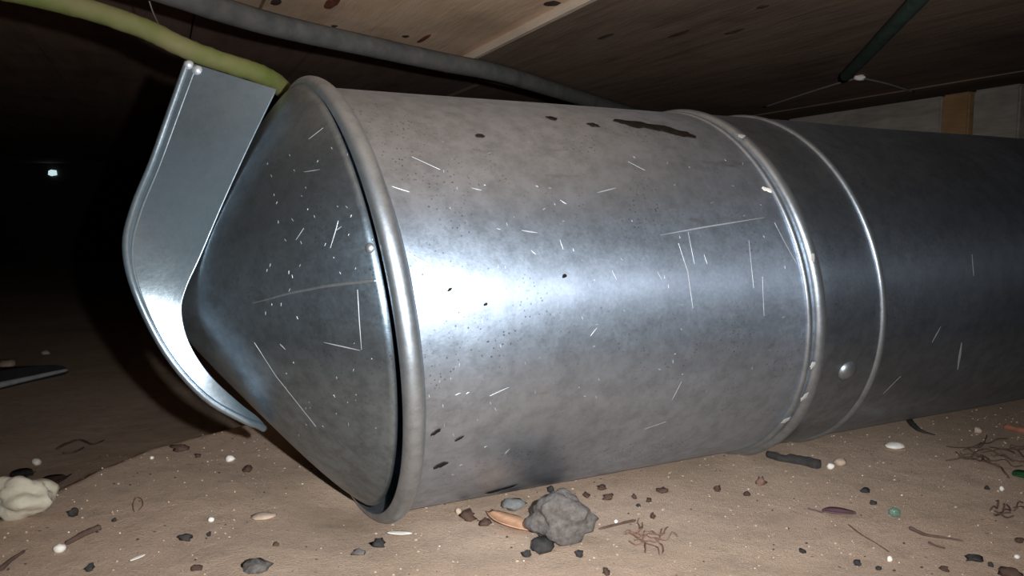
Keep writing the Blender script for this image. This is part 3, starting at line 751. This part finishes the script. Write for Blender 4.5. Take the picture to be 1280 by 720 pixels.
for px, py, w, h, mt, lab in (
        (288, 574, 12, 8, 'pebble', 'white pebble on the sand left of the cone'),
        (75, 687, 15, 11, 'pebble', 'white pebble at the lower end of the straight twig'),
        (264, 651, 8, 6, 'pebble', 'small white pebble above the flat black crumb'),
        (330, 646, 28, 7, 'tan_pebble', 'flat pale stone half buried in the sand'),
        (388, 565, 8, 8, 'tan_pebble', 'round grain just under the cone edge'),
        (1038, 583, 10, 8, 'pebble', 'white pebble at the tip of the dark cigar-shaped pod'),
        (1118, 557, 24, 8, 'pebble', 'long white pebble below the rear duct'),
        (1222, 538, 10, 8, 'tan_pebble', 'pale pebble beside the rear duct at right'),
        (1112, 699, 7, 7, 'pebble', 'bright round pebble at the bottom right'),
        (1252, 612, 6, 6, 'pebble', 'white grain below the root tangle'),
        (1271, 697, 7, 5, 'pebble', 'white grain near the right bottom corner'),
        (700, 650.5, 4, 4, 'pebble', 'white grain on the face of the big charcoal clod'),
        (770, 653, 5, 5, 'pebble', 'white grain right of the big charcoal clod'),
        (573, 640, 8, 8, 'tan_pebble', 'tan grain under the front of the duct'),
        (652, 655, 9, 9, 'tan_pebble', 'tan grain behind the tan leaf'),
        (735, 645, 10, 7, 'tan_pebble', 'tan grain right behind the big charcoal clod'),
        (190, 573, 5, 4, 'pebble', 'tiny white grain left of the ridge bark chip'),
        (1050, 578, 16, 10, 'tan_pebble', 'sandy crumb behind the white pebble by the dark pod')):
    lump('pebble', px, py, w, h, 0.85, M[mt], lab, 'pebble', None, px*0.13, 0.3, 2, 0.3, 0.2)
# the cluster below the duct
lump('charcoal_clod', 699, 658, 74, 54, 0.6, M['clod'], 'big rough charcoal grey clod on the sand below the duct', 'clod', None, 11, 0.55, 4, 0.2, 0.1, 1.25)
lump('stone_chip', 643, 632, 30, 14, 0.7, M['grey_stone'], 'grey stone chip between the duct and the tan leaf', 'stone', None, 5, 0.5, 2, 0.2, 0.5)
leaf('dry_leaf', [(611, 644), (628, 656), (646, 663), (664, 668)], 17, M['leaf_tan'], 'curled orange-tan dry leaf left of the charcoal clod', 'leaf', 0.8)
leaf('dry_leaf', [(1028, 643), (1045, 645), (1070, 647)], 11, M['leaf_purple'], 'purple-brown dry leaf with thin stem on the sand at right', 'leaf', 0.5, stem=[(1010, 638), (1020, 640), (1029, 643)])
leaf('green_leaf', [(1266, 598), (1278, 599), (1292, 603)], 14, M['leaf_green'], 'dark green leaf at the right edge of the sand', 'leaf', 0.6)
leaf('wood_sliver', [(484, 671), (500, 671), (515, 672)], 5, M['pebble'], 'pale wood sliver below the rolled rim', 'sliver', 0.2)
leaf('wood_sliver', [(163, 706), (172, 702), (181, 698)], 3.5, M['pebble'], 'thin pale sliver at the bottom left', 'sliver', 0.2)
stick('seed_pod', [(958, 571), (975, 576), (1000, 580), (1026, 586)], 0.0032, M['black'], 'dark cigar-shaped pod beside the foot of the coupling ring', 'pod', -0.9, 0.35)
stick('twig', [(1132, 520), (1140, 533), (1152, 542), (1170, 547)], 0.0036, M['black'], 'dark curved twig poking out from under the rear duct', 'twig', 0.85)
stick('twig', [(1136, 662), (1150, 668), (1160, 671), (1180, 674), (1205, 679)], 0.0016, M['twig'], 'long dark twig on the sand at lower right', 'twig', 0.7)
stick('twig', [(1160, 680), (1170, 684), (1182, 688)], 0.0009, M['twig'], 'short thin twig under the long dark one', 'twig', 0.4)
stick('twig', [(82, 683), (104, 671), (126, 661)], 0.0018, M['twig'], 'straight dark twig beside a white pebble at left', 'twig', -0.4)
stick('twig', [(0, 716), (14, 703), (32, 692)], 0.0018, M['twig'], 'dark twig in the bottom left corner', 'twig', 0.6)
stick('twig', [(805, 660), (795, 652), (765, 658), (748, 663)][1:], 0.0010, M['twig'], 'short twig right of the charcoal clod', 'twig', 0.4)
stick('red_stick', [(1255, 536), (1272, 540), (1300, 545)], 0.0035, M['red_stick'], 'reddish stick at the right edge near the rear duct', 'stick', 0.1)
stick('red_stick', [(1262, 560), (1275, 562), (1295, 560)], 0.0022, M['twig'], 'dark stick at the right edge under the reddish one', 'stick', 0.1)
stick('root_fibre', [(168, 642), (166, 632), (170, 623), (177, 625), (178, 633), (172, 640)], 0.0005, M['root'], 'looped reddish root fibre on the sand at left', 'root', 0.1)
stick('root_fibre', [(1060, 656), (1075, 668), (1095, 680), (1112, 692)], 0.0005, M['twig'], 'hair-thin root fibre trailing from the purple leaf', 'root', 0.4)
def tangle(name, cx, cy, w, h, n, mat, label, r, seed):
    rnd = random.Random(seed); c = G(cx, cy); vs, fs = [], []
    for k in range(n):
        x, y = cx+rnd.uniform(-.45, .35)*w, cy+rnd.uniform(-.4, .4)*h; pts = []
        an = rnd.uniform(-.5, .5)
        for j in range(5):
            p = G(x, y, 0.0008+rnd.uniform(0, 0.004)); pts.append(p-c)
            an += rnd.uniform(-.9, .9); x += math.cos(an)*w*.13; y += math.sin(an)*h*.22
        v, f = tube_geo(catmull(pts, 4), r*rnd.uniform(.6, 1.2), 5); b = len(vs); vs += v; fs += [tuple(q+b for q in g) for g in f]
    o = mesh(name, vs, fs, mat); o.location = c
    return tag(o, label, 'roots')
tangle('root_tangle', 1222, 574, 90, 26, 16, M['twig'], 'dark tangle of roots on the sand at the right edge', 0.0006, 3)
tangle('root_tangle', 803, 680, 54, 26, 16, M['root'], 'reddish-brown tuft of fine roots right of the charcoal clod', 0.00035, 5)
tangle('root_tangle', 1255, 645, 46, 14, 7, M['twig'], 'faint thin roots on the sand below the green leaf', 0.0005, 8)
lump('glass_bead', 1118, 642, 14, 11, 0.9, M['glass'], 'small greenish glass bead on the sand at right', 'bead', None, 2, 0.12, 3, 0.2)

# grit too fine to count
def grit(name, kinds, label, seed):
    rnd = random.Random(seed); vs, fs, mi = [], [], []
    T = [Vector(v) for v in ((1, 0, 0), (-1, 0, 0), (0, 1, 0), (0, -1, 0), (0, 0, 1), (0, 0, -1))]; TF = [(0, 2, 4), (2, 1, 4), (1, 3, 4), (3, 0, 4), (2, 0, 5), (1, 2, 5), (3, 1, 5), (0, 3, 5)]
    for m, (n, rlo, rhi, mat) in enumerate(kinds):
        for i in range(n):
            x = rnd.uniform(-0.55, 0.95); y = rnd.uniform(0.40, 1.0)
            s = (x-AX0[0])*AXD[0]+(y-AX0[1])*AXD[1]; a = -(x-AX0[0])*AXD[1]+(y-AX0[1])*AXD[0]
            if s > -0.05 and abs(a) < 0.03: continue
            r = rlo+(rhi-rlo)*rnd.random()**3; z = ground(x, y)+r*0.3; b = len(vs)
            for t in T: vs.append((x+t.x*r*rnd.uniform(.7, 1.3), y+t.y*r*rnd.uniform(.7, 1.3), z+t.z*r*.8))
            fs += [tuple(q+b for q in f) for f in TF]; mi += [m]*8
    o = mesh(name, vs, fs, None, None, False)
    for k in kinds: o.data.materials.append(k[3])
    o.data.polygons.foreach_set('material_index', mi)
    return tag(o, label, 'grit', kind='stuff')
grit('sand_grit', ((520, 0.0003, 0.0009, M['pebble']), (1500, 0.0003, 0.0012, M['brown']), (3000, 0.0004, 0.0013, M['tan_pebble'])), 'fine grit and crumbs scattered over the sand', 21)

# far daylight gap and a glint
c = at_z(65, 216, 0.27); r = ray(65, 216); c = EYE+r*(4.985/r.y)
def gap(c, w, h):
    vs = [(-w, 0, -h*.6), (-w*.3, 0, -h), (w, 0, -h*.7), (w*.9, 0, h*.8), (-w*.2, 0, h), (-w*.9, 0, h*.6)]
    vs2 = [(x, 0.012, z) for x, y, z in vs]; n = 6
    return vs+vs2, [tuple(range(n)), tuple(range(2*n-1, n-1, -1))]+[(i, n+i, n+(i+1) % n, (i+1) % n) for i in range(n)]
v, f = gap(c, 0.026, 0.020)
o = mesh('daylight_gap', v, f, M['daylight'], None, False); o.location = c; tag(o, 'tiny bluish gap of daylight in the dark far wall', 'gap')
c = at_z(157, 63, CZ2-0.009)
v = [(0.0045*math.cos(k*math.pi/5), 0.0045*math.sin(k*math.pi/5), z) for z in (0, 0.012) for k in range(10)]
o = mesh('nail_head', v, [tuple(reversed(range(10))), tuple(range(10, 20))]+[(k, (k+1) % 10, 10+(k+1) % 10, 10+k) for k in range(10)], M['bright'], None, False)
o.location = c; tag(o, 'small bright nail head in the dark boards left of the strap', 'nail')
